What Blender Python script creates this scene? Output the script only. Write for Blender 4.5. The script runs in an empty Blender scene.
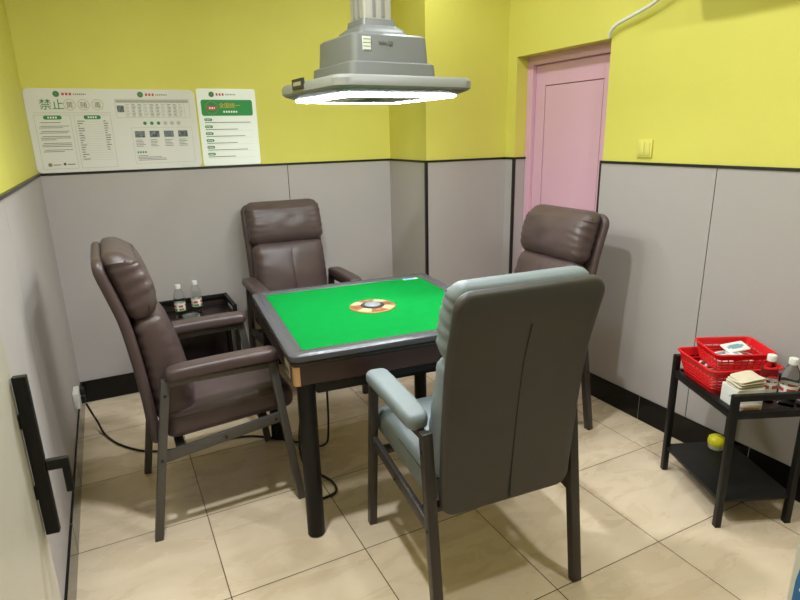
import bpy, bmesh, math, random
from mathutils import Vector, Matrix, noise
C = bpy.context.scene.collection
PI = math.pi
# ------------------------------------------------------------------ camera
yaw, pitch, roll = 0.4654, 0.2823, -0.0230
fwd = Vector((math.sin(yaw) * math.cos(pitch), math.cos(yaw) * math.cos(pitch), -math.sin(pitch)))
rt = Vector((math.cos(yaw), -math.sin(yaw), 0))
up = rt.cross(fwd)
r2 = math.cos(roll) * rt + math.sin(roll) * up
u2 = -math.sin(roll) * rt + math.cos(roll) * up
cd = bpy.data.cameras.new('camera')
cam = bpy.data.objects.new('camera', cd); C.objects.link(cam)
M = Matrix((r2, u2, -fwd)).transposed().to_4x4()
M.translation = Vector((0.312, -3.685, 1.5122))
cam.matrix_world = M
cd.sensor_width = 36; cd.lens = 36 * 571.1 / 800; cd.clip_start = 0.02
bpy.context.scene.camera = cam
# ------------------------------------------------------------------ world, lights, exposure
w = bpy.data.worlds.new('world'); bpy.context.scene.world = w; w.use_nodes = True
w.node_tree.nodes['Background'].inputs[0].default_value = (1, 0.97, 0.92, 1)
w.node_tree.nodes['Background'].inputs[1].default_value = 0.0
vs = bpy.context.scene.view_settings
bpy.context.scene.display_settings.display_device = 'sRGB'
vs.view_transform = 'Standard'; vs.look = 'None'; vs.gamma = 1; vs.exposure = 0.44
def area(name, loc, size, power, col=(1, 0.95, 0.88), shape='DISK', rot=(0, 0, 0)):
    l = bpy.data.lights.new(name, 'AREA'); l.shape = shape; l.size = size; l.energy = power; l.color = col
    o = bpy.data.objects.new(name, l); o.location = loc; o.rotation_euler = rot; C.objects.link(o); return o
HC = 2.68
LC = (0.90, 0.97, 1.0)
area('downlight_or_fill', (1.95, -0.85, HC - .01), 0.10, 4.5, LC)
area('downlight_or_fill', (1.88, -1.70, HC - .01), 0.09, 6, LC)
area('downlight_or_fill', (0.62, -2.15, HC - .01), 0.12, 27, LC)
area('downlight_or_fill', (1.85, -3.00, HC - .01), 0.14, 13, LC)  # added fill light, no such fixture seen; brightens right wall and floor
LAMP_E = 38.0
# ------------------------------------------------------------------ room numbers
W = 2.7178; ZR = 1.3395; COLX = 2.1118; COLY = 0.5097; BB = 0.1347
DY0, DY1, DH, DD = -0.6024, -1.3625, 1.9587, 0.0841
YB = -4.35
# ------------------------------------------------------------------ materials
def mat(name, col, rough=.5, metal=0., bump=0., bscale=200., var=0., vscale=3., spec=.5, coat=0., emit=None, estr=0., alpha=1., trans=0., ior=1.45, det=2.):
    m = bpy.data.materials.new(name); m.use_nodes = True
    nt = m.node_tree; N = nt.nodes; L = nt.links
    b = N['Principled BSDF']
    b.inputs['Base Color'].default_value = (*col, 1); b.inputs['Roughness'].default_value = rough
    b.inputs['Metallic'].default_value = metal; b.inputs['Specular IOR Level'].default_value = spec
    b.inputs['Coat Weight'].default_value = coat; b.inputs['Alpha'].default_value = alpha
    b.inputs['Transmission Weight'].default_value = trans; b.inputs['IOR'].default_value = ior
    if emit:
        b.inputs['Emission Color'].default_value = (*emit, 1); b.inputs['Emission Strength'].default_value = estr
    tc = N.new('ShaderNodeTexCoord')
    if var:
        n = N.new('ShaderNodeTexNoise'); n.inputs['Scale'].default_value = vscale; n.inputs['Detail'].default_value = 4
        L.new(tc.outputs['Object'], n.inputs['Vector'])
        r = N.new('ShaderNodeMapRange'); r.inputs['From Min'].default_value = .3; r.inputs['From Max'].default_value = .7
        r.inputs['To Min'].default_value = 1 - var; r.inputs['To Max'].default_value = 1 + var
        L.new(n.outputs['Fac'], r.inputs['Value'])
        mx = N.new('ShaderNodeVectorMath'); mx.operation = 'SCALE'; mx.inputs[0].default_value = col
        L.new(r.outputs['Result'], mx.inputs['Scale']); L.new(mx.outputs['Vector'], b.inputs['Base Color'])
    if bump:
        n2 = N.new('ShaderNodeTexNoise'); n2.inputs['Scale'].default_value = bscale; n2.inputs['Detail'].default_value = det
        L.new(tc.outputs['Object'], n2.inputs['Vector'])
        bp = N.new('ShaderNodeBump'); bp.inputs['Strength'].default_value = bump; bp.inputs['Distance'].default_value = .002
        L.new(n2.outputs['Fac'], bp.inputs['Height']); L.new(bp.outputs['Normal'], b.inputs['Normal'])
    return m
YEL = mat('yellow_paint', (.68, .62, .118), .6, bump=.25, bscale=60, var=.02)
CEIL = mat('white_ceiling', (.8, .78, .72), .8)
WHT = mat('white_plastic', (.8, .8, .78), .35)
PANEL = mat('fabric_panel', (.42, .378, .37), .75, bump=.5, bscale=260, var=.025, vscale=1.5)
BLK = mat('black_trim', (.012, .012, .012), .35)
BBM = mat('black_tile', (.005, .0045, .0045), .15, spec=.3)
GROUT = mat('tile_joint', (.16, .15, .14), .6)
PINK = mat('pink_paint', (.70, .41, .52), .42, var=.02, vscale=2)
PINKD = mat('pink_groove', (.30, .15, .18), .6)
BLMET = mat('black_metal', (.009, .0085, .008), .42, spec=.3)
GRMET = mat('grey_metal_frame', (.10, .092, .086), .38, metal=.3)
DKMET = mat('dark_brown_frame', (.045, .037, .033), .38, metal=.2)
BROWN = mat('brown_leather', (.078, .051, .051), .36, bump=.35, bscale=330, var=.08, vscale=8)
BROWND = mat('dark_brown_piping', (.02, .013, .012), .6)
GREYL = mat('grey_green_leather', (.20, .232, .25), .42, bump=.35, bscale=330, var=.05, vscale=8)
SHELLG = mat('shaded_grey_leather', (.052, .046, .043), .45, bump=.35, bscale=330, var=.06, vscale=8)  # darker copy of the grey leather, with the back shell's shade in its colour
GREYD = mat('dark_grey_zip', (.02, .02, .02), .6)
FELT = mat('green_felt', (.002, .21, .035), 1., spec=.08, bump=.5, bscale=500, var=.04, vscale=20)
RIM = mat('table_rim', (.075, .074, .088), .24, bump=.15, bscale=400)
APRON = mat('brown_apron', (.040, .021, .018), .3, var=.1, vscale=6)
BRONZE = mat('copper_corner', (.62, .36, .17), .35, metal=.4)
LAMPG = mat('lamp_grey', (.17, .172, .17), .42, metal=.1)
LAMPL = mat('lamp_light_grey', (.25, .25, .235), .4)
LAMPD = mat('lamp_dark_grey', (.10, .11, .105), .4)
GLOW = mat('lamp_glow', (1, 1, 1), .5, emit=(.93, .98, 1), estr=LAMP_E)
RED = mat('red_plastic', (.72, .012, .018), .3)
PAPER = mat('white_paper', (.78, .77, .74), .7)
CREAM = mat('cream_paper', (.66, .58, .44), .7, var=.06, vscale=20)
LEMON = mat('yellow_plastic', (.80, .72, .02), .35)
GLASSM = mat('clear_bottle', (.93, .96, .97), .05, trans=1, ior=1.13)
WATER = mat('clear_water', (.95, .97, .97), .02, trans=1, ior=1.2)
TRAYM = mat('brown_wood_tray', (.028, .017, .016), .28, var=.15, vscale=14)
def tilemat():
    m = bpy.data.materials.new('floor_tile'); m.use_nodes = True
    nt = m.node_tree; N = nt.nodes; L = nt.links; b = N['Principled BSDF']
    g = N.new('ShaderNodeNewGeometry'); sp = N.new('ShaderNodeSeparateXYZ'); L.new(g.outputs['Position'], sp.inputs[0])
    def line(out, off):
        a = N.new('ShaderNodeMath'); a.operation = 'SUBTRACT'; L.new(sp.outputs[out], a.inputs[0]); a.inputs[1].default_value = off - 5.0
        md = N.new('ShaderNodeMath'); md.operation = 'PINGPONG'; L.new(a.outputs[0], md.inputs[0]); md.inputs[1].default_value = .25
        # distance to multiples of .5
        lt = N.new('ShaderNodeMath'); lt.operation = 'LESS_THAN'; L.new(md.outputs[0], lt.inputs[0]); lt.inputs[1].default_value = .0019
        fl = N.new('ShaderNodeMath'); fl.operation = 'DIVIDE'; L.new(a.outputs[0], fl.inputs[0]); fl.inputs[1].default_value = .5
        f2 = N.new('ShaderNodeMath'); f2.operation = 'FLOOR'; L.new(fl.outputs[0], f2.inputs[0])
        return lt, f2
    lx, fx = line(0, .4934); ly, fy = line(1, -1.9847)
    mxx = N.new('ShaderNodeMath'); mxx.operation = 'MAXIMUM'; L.new(lx.outputs[0], mxx.inputs[0]); L.new(ly.outputs[0], mxx.inputs[1])
    cb = N.new('ShaderNodeCombineXYZ'); L.new(fx.outputs[0], cb.inputs[0]); L.new(fy.outputs[0], cb.inputs[1])
    wn = N.new('ShaderNodeTexWhiteNoise'); L.new(cb.outputs[0], wn.inputs['Vector'])
    ad = N.new('ShaderNodeVectorMath'); ad.operation = 'MULTIPLY_ADD'; L.new(wn.outputs['Color'], ad.inputs[0]); ad.inputs[1].default_value = (9, 9, 9); L.new(g.outputs['Position'], ad.inputs[2])
    mp = N.new('ShaderNodeMapping'); mp.inputs['Scale'].default_value = (2.2, 5.5, 1); mp.inputs['Rotation'].default_value = (0, 0, .5); L.new(ad.outputs[0], mp.inputs[0])
    n1 = N.new('ShaderNodeTexNoise'); n1.inputs['Scale'].default_value = 1.6; n1.inputs['Detail'].default_value = 7; n1.inputs['Roughness'].default_value = .6; n1.inputs['Distortion'].default_value = .6
    L.new(mp.outputs[0], n1.inputs['Vector'])
    cr = N.new('ShaderNodeValToRGB'); e = cr.color_ramp.elements
    e[0].position = .35; e[0].color = (.68, .53, .375, 1); e[1].position = .66; e[1].color = (.76, .615, .455, 1)
    L.new(n1.outputs['Fac'], cr.inputs[0])
    mr = N.new('ShaderNodeMapRange'); mr.inputs['To Min'].default_value = .95; mr.inputs['To Max'].default_value = 1.04; L.new(wn.outputs['Value'], mr.inputs['Value'])
    sc = N.new('ShaderNodeVectorMath'); sc.operation = 'SCALE'; L.new(cr.outputs[0], sc.inputs[0]); L.new(mr.outputs[0], sc.inputs['Scale'])
    mix = N.new('ShaderNodeMix'); mix.data_type = 'RGBA'; L.new(mxx.outputs[0], mix.inputs['Factor']); L.new(sc.outputs[0], mix.inputs['A']); mix.inputs['B'].default_value = (.10, .065, .04, 1)
    L.new(mix.outputs['Result'], b.inputs['Base Color'])
    rr = N.new('ShaderNodeMapRange'); rr.inputs['To Min'].default_value = .2; rr.inputs['To Max'].default_value = .36; L.new(n1.outputs['Fac'], rr.inputs['Value'])
    L.new(rr.outputs[0], b.inputs['Roughness']); b.inputs['Specular IOR Level'].default_value = .45
    return m
FLOOR = tilemat()
def frosted():
    m = bpy.data.materials.new('pale_door_glass'); m.use_nodes = True
    nt = m.node_tree; N = nt.nodes; L = nt.links; b = N['Principled BSDF']
    b.inputs['Base Color'].default_value = (.70, .64, .56, 1); b.inputs['Roughness'].default_value = .18
    t = N.new('ShaderNodeBsdfTransparent'); t.inputs[0].default_value = (.85, .9, .86, 1)
    mx = N.new('ShaderNodeMixShader'); mx.inputs[0].default_value = .8
    L.new(t.outputs[0], mx.inputs[1]); L.new(b.outputs[0], mx.inputs[2]); L.new(mx.outputs[0], N['Material Output'].inputs[0])
    return m
DGLASS = frosted()
# ------------------------------------------------------------------ helpers
def finish(name, bm, mats, parent=None, smooth=True, loc=None, angle=40):
    bmesh.ops.recalc_face_normals(bm, faces=bm.faces)
    me = bpy.data.meshes.new(name); bm.to_mesh(me); bm.free()
    for m in (mats if isinstance(mats, (list, tuple)) else [mats]): me.materials.append(m)
    if smooth:
        me.polygons.foreach_set('use_smooth', [True] * len(me.polygons))
        try: me.set_sharp_from_angle(angle=math.radians(angle))
        except Exception: pass
    o = bpy.data.objects.new(name, me); C.objects.link(o)
    if parent: o.parent = parent
    if loc: o.location = loc
    return o
def thing(name, label, cat, loc=(0, 0, 0), rz=0., group=None):
    o = bpy.data.objects.new(name, None); C.objects.link(o); o.empty_display_size = .1
    o.location = loc; o.rotation_euler = (0, 0, rz)
    return tag(o, label, cat, group)
def tag(o, label, cat, group=None):
    o['label'] = label; o['category'] = cat
    if group: o['group'] = group
    return o
def box(bm, a, b, bev=0., mi=0, M=None, seg=2):
    a = Vector(a); b = Vector(b); c = (a + b) / 2; s = b - a
    r = bmesh.ops.create_cube(bm, size=1); vs_ = r['verts']
    for v in vs_: v.co = Vector((v.co.x * s.x + c.x, v.co.y * s.y + c.y, v.co.z * s.z + c.z))
    es = list({e for v in vs_ for e in v.link_edges}); fs = list({f for v in vs_ for f in v.link_faces})
    for f in fs: f.material_index = mi
    vv = vs_
    if bev:
        r = bmesh.ops.bevel(bm, geom=es, offset=bev, segments=seg, affect='EDGES', profile=.5)
        for f in r['faces']: f.material_index = mi
        vv = list({v for f in r['faces'] for v in f.verts})
    if M:
        for v in vv: v.co = M @ v.co
    return vv
def bar(bm, p, q, wy, t, bev=.002, mi=0):
    """box from p to q; wy wide along the local y axis, t thick in the other direction"""
    p = Vector(p); q = Vector(q); d = q - p; L_ = d.length; z = d.normalized()
    ref = Vector((0, 1, 0)) if abs(z.y) < .9 else Vector((1, 0, 0))
    y = (ref - z * ref.dot(z)).normalized(); x = y.cross(z)
    Mx = Matrix((x, y, z)).transposed().to_4x4(); Mx.translation = p
    box(bm, (-t / 2, -wy / 2, 0), (t / 2, wy / 2, L_), bev, mi, Mx)
def lathe(bm, prof, seg=24, mi=0, c=(0, 0, 0), cap=True):
    rings = []
    for r, z in prof:
        rings.append([bm.verts.new((c[0] + r * math.cos(2 * PI * i / seg), c[1] + r * math.sin(2 * PI * i / seg), c[2] + z)) for i in range(seg)])
    for a, b in zip(rings, rings[1:]):
        for i in range(seg):
            f = bm.faces.new((a[i], a[(i + 1) % seg], b[(i + 1) % seg], b[i])); f.material_index = mi
    if cap:
        for rg in (rings[0], rings[-1]):
            f = bm.faces.new(rg); f.material_index = mi
def catmull(pts, n=8, closed=False):
    pts = [Vector(p) for p in pts]; out = []
    m = len(pts)
    for i in range(m if closed else m - 1):
        g = (lambda k: pts[k % m]) if closed else (lambda k: pts[max(0, min(m - 1, k))])
        p0, p1, p2, p3 = g(i - 1), g(i), g(i + 1), g(i + 2)
        for k in range(n):
            t = k / n
            out.append(.5 * (2 * p1 + (p2 - p0) * t + (2 * p0 - 5 * p1 + 4 * p2 - p3) * t * t + (3 * p1 - p0 - 3 * p2 + p3) * t ** 3))
    if not closed: out.append(pts[-1])
    return out
def tube(bm, pts, r, seg=8, mi=0, closed=False):
    n = len(pts); rings = []
    for i, p in enumerate(pts):
        a = pts[(i - 1) % n] if (closed or i) else p; b = pts[(i + 1) % n] if (closed or i < n - 1) else p
        t = (b - a).normalized(); ref = Vector((0, 0, 1)) if abs(t.z) < .9 else Vector((1, 0, 0))
        x = t.cross(ref).normalized(); y = x.cross(t)
        rings.append([bm.verts.new(p + r * (x * math.cos(2 * PI * k / seg) + y * math.sin(2 * PI * k / seg))) for k in range(seg)])
    for i in range(n if closed else n - 1):
        a, b = rings[i], rings[(i + 1) % n]
        for k in range(seg):
            f = bm.faces.new((a[k], a[(k + 1) % seg], b[(k + 1) % seg], b[k])); f.material_index = mi
    if not closed:
        bm.faces.new(rings[0]).material_index = mi; bm.faces.new(rings[-1]).material_index = mi
def outline(a, b, R, nu=10, nv=14, nc=6):
    R = max(R, .0015); R = min(R, a * .98, b * .98); P = []
    def seg(p, q, n):
        for i in range(n): t = i / n; P.append((p[0] + (q[0] - p[0]) * t, p[1] + (q[1] - p[1]) * t))
    def arc(cx, cy, a0):
        for i in range(nc): t = a0 + (PI / 2) * i / nc; P.append((cx + R * math.cos(t), cy + R * math.sin(t)))
    seg((-a + R, -b), (a - R, -b), nu); arc(a - R, -b + R, -PI / 2)
    seg((a, -b + R), (a, b - R), nv); arc(a - R, b - R, 0)
    seg((a - R, b), (-a + R, b), nu); arc(-a + R, b - R, PI / 2)
    seg((-a, b - R), (-a, -b + R), nv); arc(-a + R, -b + R, PI)
    return P
def pad(bm, Wd, L_, T, R, e, fmap, pf=0., pb=0., wr=None, nr=9, me=4, mi=0, nu=10, nv=14):
    """rounded, padded slab. u across, v along (both centred), w thickness; fmap -> Vector"""
    a, b = Wd / 2, L_ / 2
    def ring(o2, h, sgn, k=1.):
        vv = []
        for u, v in o2:
            u *= k; v *= k
            q = max(0, 1 - (abs(u) / a) ** 2.2) * max(0, 1 - (abs(v) / b) ** 2.2)
            ww = sgn * (h + (pf if sgn > 0 else pb) * q ** .6)
            if wr: du, dv, dw = wr(u, v, ww, a, b); 
            else: du = dv = dw = 0
            vv.append(bm.verts.new(fmap(u + du, v + dv, ww + dw)))
        return vv
    seq = []
    for s in (1, -1):
        rs = []
        for i in range(me + 1):
            ph = PI / 2 * i / me
            rs.append(ring(outline(a - e * (1 - math.cos(ph)), b - e * (1 - math.cos(ph)), R - e * (1 - math.cos(ph)), nu, nv), T / 2 - e + e * math.sin(ph), s))
        base = outline(a - e, b - e, R - e, nu, nv)
        for i in range(1, nr):
            rs.append(ring(base, T / 2, s, 1 - i / nr))
        seq.append(rs)
        n = len(base)
        for r0, r1 in zip(rs, rs[1:]):
            for i in range(n): bm.faces.new((r0[i], r0[(i + 1) % n], r1[(i + 1) % n], r1[i])).material_index = mi
        w_ = s * (T / 2 + (pf if s > 0 else pb)); dd = wr(0, 0, w_, a, b) if wr else (0, 0, 0)
        c = bm.verts.new(fmap(dd[0], dd[1], w_ + dd[2])); last = rs[-1]
        for i in range(n): bm.faces.new((last[i], last[(i + 1) % n], c)).material_index = mi
    A, B = seq[0][0], seq[1][0]; n = len(A)
    if T / 2 - e > 1e-5:
        for i in range(n): bm.faces.new((A[i], A[(i + 1) % n], B[(i + 1) % n], B[i])).material_index = mi
    else:
        bmesh.ops.remove_doubles(bm, verts=A + B, dist=1e-5)
# ------------------------------------------------------------------ the room
def struct(name, bm, m, parent=None, smooth=False):
    o = finish(name, bm, m, parent, smooth)
    if not parent: o['kind'] = 'structure'
    return o
bm = bmesh.new(); box(bm, (-.2, YB - .2, -.1), (W + .5, .2, 0)); struct('floor', bm, FLOOR)
bm = bmesh.new(); box(bm, (-.2, YB - .2, HC), (W + .5, .2, HC + .1)); struct('ceiling', bm, CEIL)
bm = bmesh.new(); box(bm, (-.2, YB - .2, 0), (0, .2, HC)); struct('wall_left', bm, YEL)
bm = bmesh.new(); box(bm, (0, 0, 0), (COLX, .2, HC)); box(bm, (COLX, -COLY, 0), (W, .2, HC)); struct('wall_back', bm, YEL)
bm = bmesh.new(); box(bm, (0, YB - .2, 0), (W, YB, HC)); struct('wall_front', bm, YEL)
bm = bmesh.new()
box(bm, (W, DY0, 0), (W + .3, .2, HC)); box(bm, (W, YB - .2, 0), (W + .3, DY1, HC)); box(bm, (W, DY1, DH), (W + .3, DY0, HC)); struct('wall_right', bm, YEL)
# wainscot panels, rails, corner trims
def panels(name, segs, axis, pos, out, z0=0.0, z1=ZR):
    """segs = list of (a,b) along the wall; axis 'x' or 'y'; pos plane; out = +-1 outward; panels with fine dark joints"""
    bm = bmesh.new(); t = .009
    for a, b in segs:
        a, b = min(a, b) + .0019, max(a, b) - .0019
        if axis == 'x': box(bm, (a, min(pos, pos + out * t), z0), (b, max(pos, pos + out * t), z1), .0012, 0)
        else: box(bm, (min(pos, pos + out * t), a, z0), (max(pos, pos + out * t), b, z1), .0012, 0)
    a = min(min(s) for s in segs); b = max(max(s) for s in segs); t2 = .006
    if axis == 'x': box(bm, (a, min(pos, pos + out * t2), z0), (b, max(pos, pos + out * t2), z1), 0, 1); box(bm, (a, min(pos, pos + out * .014), z1), (b, max(pos, pos + out * .014), z1 + .013), .001, 1)
    else: box(bm, (min(pos, pos + out * t2), a, z0), (max(pos, pos + out * t2), b, z1), 0, 1); box(bm, (min(pos, pos + out * .014), a, z1), (max(pos, pos + out * .014), b, z1 + .013), .001, 1)
    return struct(name, bm, [PANEL, BLK])
panels('trim_1', [(0, .0), (0.0, 1.373), (1.373, COLX)][1:], 'x', 0, -1)
panels('trim_2', [(0, -1.4152), (-1.4152, -2.64), (-2.64, YB)], 'y', 0, 1)
panels('trim_3', [(-.0, -COLY)], 'y', COLX, -1)
panels('trim_4', [(COLX, W)], 'x', -COLY, -1)
panels('trim_5', [(-COLY, DY0)], 'y', W, -1)
panels('trim_6', [(DY1, -2.0337), (-2.0337, -3.25), (-3.25, YB)], 'y', W, -1)
panels('trim_7', [(W, W + DD)], 'x', DY0, -1)
panels('trim_8', [(0, 1.3), (1.3, W)], 'x', YB, 1)
def corner(name, x, y, sx, sy):
    bm = bmesh.new(); box(bm, (min(x, x + sx * .013), min(y, y + sy * .013), 0), (max(x, x + sx * .013), max(y, y + sy * .013), ZR + .013), .001); struct(name, bm, BLK)
bm = bmesh.new(); box(bm, (COLX - .013, -COLY - .013, 0), (COLX + .004, -COLY + .004, ZR + .0135), .001); struct('trim_9', bm, BLK)
bm = bmesh.new(); box(bm, (W - .013, DY0 - .013, 0), (W + .004, DY0 + .004, ZR + .0135), .001); struct('trim_10', bm, BLK)
bm = bmesh.new(); box(bm, (W - .013, DY1 - .002, 0), (W + .002, DY1 + .008, ZR + .0135), .001); struct('trim_11', bm, BLK)
def baseboard(name, runs, joints):
    bm = bmesh.new()
    for a, b in runs: box(bm, a, b, .002, 0)
    for a, b in joints: box(bm, a, b, 0, 1)
    struct(name, bm, [BBM, GROUT])
th = .018
J = lambda x: ((x - .0012, -th - .0006, 0), (x + .0012, 0, BB + .0005))
baseboard('baseboard_back', [((0, -th, 0), (COLX, 0, BB)), ((COLX - th, -COLY - th, 0), (W, -COLY, BB)), ((COLX - th, -COLY, 0), (COLX, -th, BB))], [J(.5), J(1.0), J(1.5)])
baseboard('baseboard_left', [((0, YB, 0), (th, -th, BB))], [((0, y - .0012, 0), (th + .0006, y + .0012, BB + .0005)) for y in (-.485, -.985, -1.485, -1.985, -2.485, -2.985)])
baseboard('baseboard_right', [((W - th, YB, 0), (W, DY1, BB)), ((W - th, DY0, 0), (W, -COLY - th, BB))], [((W - th - .0006, y - .0015, 0), (W, y + .0015, BB + .0005)) for y in (-1.765, -2.365, -2.965)])
# pink door in its recess
d = bpy.data.objects.new('door_1', None); C.objects.link(d); d['kind'] = 'structure'; d.location = (W + DD, DY0, 0)
bm = bmesh.new(); X = 0; jw = .052
wd = DY1 - DY0
box(bm, (0, -jw, 0), (.13, 0, DH), .003); box(bm, (0, wd, 0), (.13, wd + jw, DH), .003); box(bm, (0, wd + jw, DH - jw), (.13, -jw, DH), .003)
struct('door_frame', bm, PINK, d)
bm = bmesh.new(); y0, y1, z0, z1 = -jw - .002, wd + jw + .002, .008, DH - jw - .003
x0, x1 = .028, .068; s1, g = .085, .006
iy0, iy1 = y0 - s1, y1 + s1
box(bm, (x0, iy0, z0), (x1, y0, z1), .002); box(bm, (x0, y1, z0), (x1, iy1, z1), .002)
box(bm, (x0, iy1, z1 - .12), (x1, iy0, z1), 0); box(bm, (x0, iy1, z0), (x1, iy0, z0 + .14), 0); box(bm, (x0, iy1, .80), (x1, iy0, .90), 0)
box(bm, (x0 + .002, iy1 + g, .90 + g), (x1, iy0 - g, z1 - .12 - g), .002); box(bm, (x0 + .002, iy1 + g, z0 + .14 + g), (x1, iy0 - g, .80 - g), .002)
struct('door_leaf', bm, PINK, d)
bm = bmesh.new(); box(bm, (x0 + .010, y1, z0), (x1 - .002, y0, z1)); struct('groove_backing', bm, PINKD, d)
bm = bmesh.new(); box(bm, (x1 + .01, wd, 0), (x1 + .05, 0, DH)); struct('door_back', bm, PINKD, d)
bm = bmesh.new(); bar(bm, (x0 + .001, y0 - .045, .86), (x0 - .045, y0 - .045, .86), .02, .02, .004); bar(bm, (x0 - .045, y0 - .035, .86), (x0 - .045, y0 - .16, .86), .016, .016, .004); box(bm, (x0 - .006, y0 - .07, .76), (x0, y0 - .02, .92), .003)
struct('door_handle', bm, GRMET, d, True)
# half open pale glass door leaf at the left, with its black handle
gd = bpy.data.objects.new('door_2', None); C.objects.link(gd); gd['kind'] = 'structure'
GA = Vector((.118, -2.585, 0)); GB = Vector((.032, -3.36, 0)); gdir = (GB - GA).normalized(); gn = Vector((-gdir.y, gdir.x, 0))
if gn.x < 0: gn = -gn
gd.location = GA; gl = (GB - GA).length
Mg = Matrix((gdir, gn, Vector((0, 0, 1)))).transposed().to_4x4()
bm = bmesh.new(); box(bm, (0, -.005, .012), (gl, .005, 2.1), .0015, 0, Mg); struct('glass_pane', bm, DGLASS, gd)
# ------------------------------------------------------------------ chairs
class Prof:
    def __init__(s, pts):
        s.p = catmull([Vector((x, 0, z)) for x, z in pts], 10); s.l = [0]
        for a, b in zip(s.p, s.p[1:]): s.l.append(s.l[-1] + (b - a).length)
        s.L = s.l[-1]
    def at(s, t):
        if t <= 0: i = 0
        elif t >= s.L: i = len(s.p) - 2
        else:
            i = 0
            while s.l[i + 1] < t: i += 1
        a, b = s.p[i], s.p[i + 1]; dv = (b - a).normalized()
        # smooth direction
        j = max(1, min(len(s.p) - 2, i)); ds = (s.p[min(j + 3, len(s.p) - 1)] - s.p[max(j - 3, 0)]).normalized()
        return a + dv * (t - s.l[i]), Vector((ds.z, 0, -ds.x))
    def zat(s, z):
        best = min(range(len(s.p)), key=lambda k: abs(s.p[k].z - z)); return s.l[best]
def make_chair(label, group, leather, frame, piping, loc, rz, top=0., seed=1, shell=None, hp=1.0, al=.42, lean=.105):
    t = thing('armchair', label, 'chair', loc, rz, group)
    hw = .278; st = 1 + top / .5
    zt = lambda z: z if z < .62 else .62 + (z - .62) * st
    pr = Prof([(x, zt(z)) for x, z in ((.050, .375), (.046, .47), (.036, .60), (.022, .74), (.002, .88), (-.030, 1.0), (-.050, 1.07), (-.052, 1.118))])
    Lb = pr.L
    rnd = random.Random(seed)
    # legs
    for s in (1, -1):
        bm = bmesh.new(); hr = hw - .012; bar(bm, (0, s * hr, 0), (lean, s * hr, .655), .034, .031, .002); o = finish('leg', bm, frame, t)
        for zz in (.34, .60):
            b2 = bmesh.new(); k = zz / .655 * lean; tube(b2, [Vector((k, s * (hr + .016), zz)), Vector((k, s * (hr + .0195), zz))], .006, 10); finish('screw', b2, BLK, o)
        bm = bmesh.new(); bar(bm, (.58, s * hw, 0), (.502, s * hw, .655), .030, .031, .002); finish('leg', bm, frame, t)
        bm = bmesh.new(); bar(bm, (.062, s * (hw - .010), .345), (.53, s * hw, .408), .018, .042, .002); o = finish('side_rail', bm, frame, t)
        for k in (.5, .93):
            b2 = bmesh.new(); px, pz = .062 + .468 * k, .345 + .063 * k; tube(b2, [Vector((px, s * (hw + .008), pz)), Vector((px, s * (hw + .0125), pz))], .006, 10); finish('screw', b2, BLK, o)
        bm = bmesh.new(); bar(bm, (lean - .003, s * (hw - .010), .643), (.506, s * hw, .643), .026, .022, .002); finish('arm_bar', bm, frame, t)
        bm = bmesh.new()
        def fa(u, v, w_):
            x = .106 + al / 2 + v; k = max(0, (.17 - x) / .08); zz = .680 + w_ - .012 * k * k + .006 * math.sin((x - .1) * 5)
            return Vector((x, s * (hw - .004) + u * (1 - .2 * k), zz))
        pad(bm, .084, al, .046, .030, .016, fa, pf=.004, nv=20, nu=6)
        finish('armrest', bm, leather, t)
    for zx, zz in ((.13, .352), (.46, .395)):
        bm = bmesh.new(); bar(bm, (zx, -hw, zz), (zx, hw, zz), .035, .02, .002); finish('cross_rail', bm, frame, t)
    # shell
    bm = bmesh.new()
    def fs(u, v, w_):
        p, n = pr.at(v + Lb / 2); q = p + n * w_; k = (v + Lb / 2) / Lb
        return Vector((q.x, u * (1 + .035 * k), q.z))
    pad(bm, .474, Lb, .036, .052, .017, fs, pf=.002, pb=.006, nu=12, nv=26, nr=12)
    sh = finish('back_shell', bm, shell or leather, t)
    bm = bmesh.new(); pts = []
    for i in range(25):
        k = i / 24; p, n = pr.at(.02 + k * (Lb * .82)); q = p - n * (.0240 - .001 * abs(.5 - k)); pts.append(Vector((q.x, 0, q.z)))
    tube(bm, pts, .0022, 6); finish('zipper', bm, piping, sh)
    off = rnd.random() * 50
    # wrinkle functions
    def wr_head(u, v, w_, a, b):
        eu = max(0, (abs(u) / a - .55) / .45)
        r = math.sin(v * 190 + 4 * noise.noise(Vector((u * 9 + off, v * 9, 0)))) * .0032 * eu * (1 - abs(v) / b) ** .3 if abs(v) < b else 0
        r += .006 * noise.noise(Vector((u * 11, v * 16, off))) * (1 if w_ > 0 else .2)
        return (-.004 * eu * abs(math.sin(v * 70 + off)) * (1 if u > 0 else -1), 0, r)
    def wr_low(u, v, w_, a, b):
        eu = max(0, (abs(u) / a - .6) / .4); ev = max(0, (v / b - .4) / .6)
        r = math.sin(v * 130 + 5 * noise.noise(Vector((u * 7 + off, v * 7, 3)))) * .004 * eu
        r += math.sin(u * 150 + 3 * noise.noise(Vector((u * 7 + off, v * 7, 9)))) * .0022 * ev
        r += .005 * noise.noise(Vector((u * 9, v * 9, off + 7))) - .004 * math.exp(-(u / .006) ** 2) * (1 if w_ > 0 else 0)
        return (0, 0, r)
    # lower back cushion
    s0 = pr.zat(.44); s1_ = pr.zat(zt(.885)); Lc = s1_ - s0
    bm = bmesh.new()
    def fl(u, v, w_):
        k = (v + Lc / 2) / Lc; p, n = pr.at(s0 + v + Lc / 2)
        th_ = 1.26 - .36 * max(0, k) ** 1.5
        q = p + n * (.018 + (.055 + w_) * th_)
        return Vector((q.x, u * (1.0 - .03 * k), q.z))
    pad(bm, .452, Lc, .110, .05, .046, fl, pf=.028, wr=wr_low, nu=16, nv=22, nr=12)
    lc = finish('back_cushion', bm, leather, t)
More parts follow.
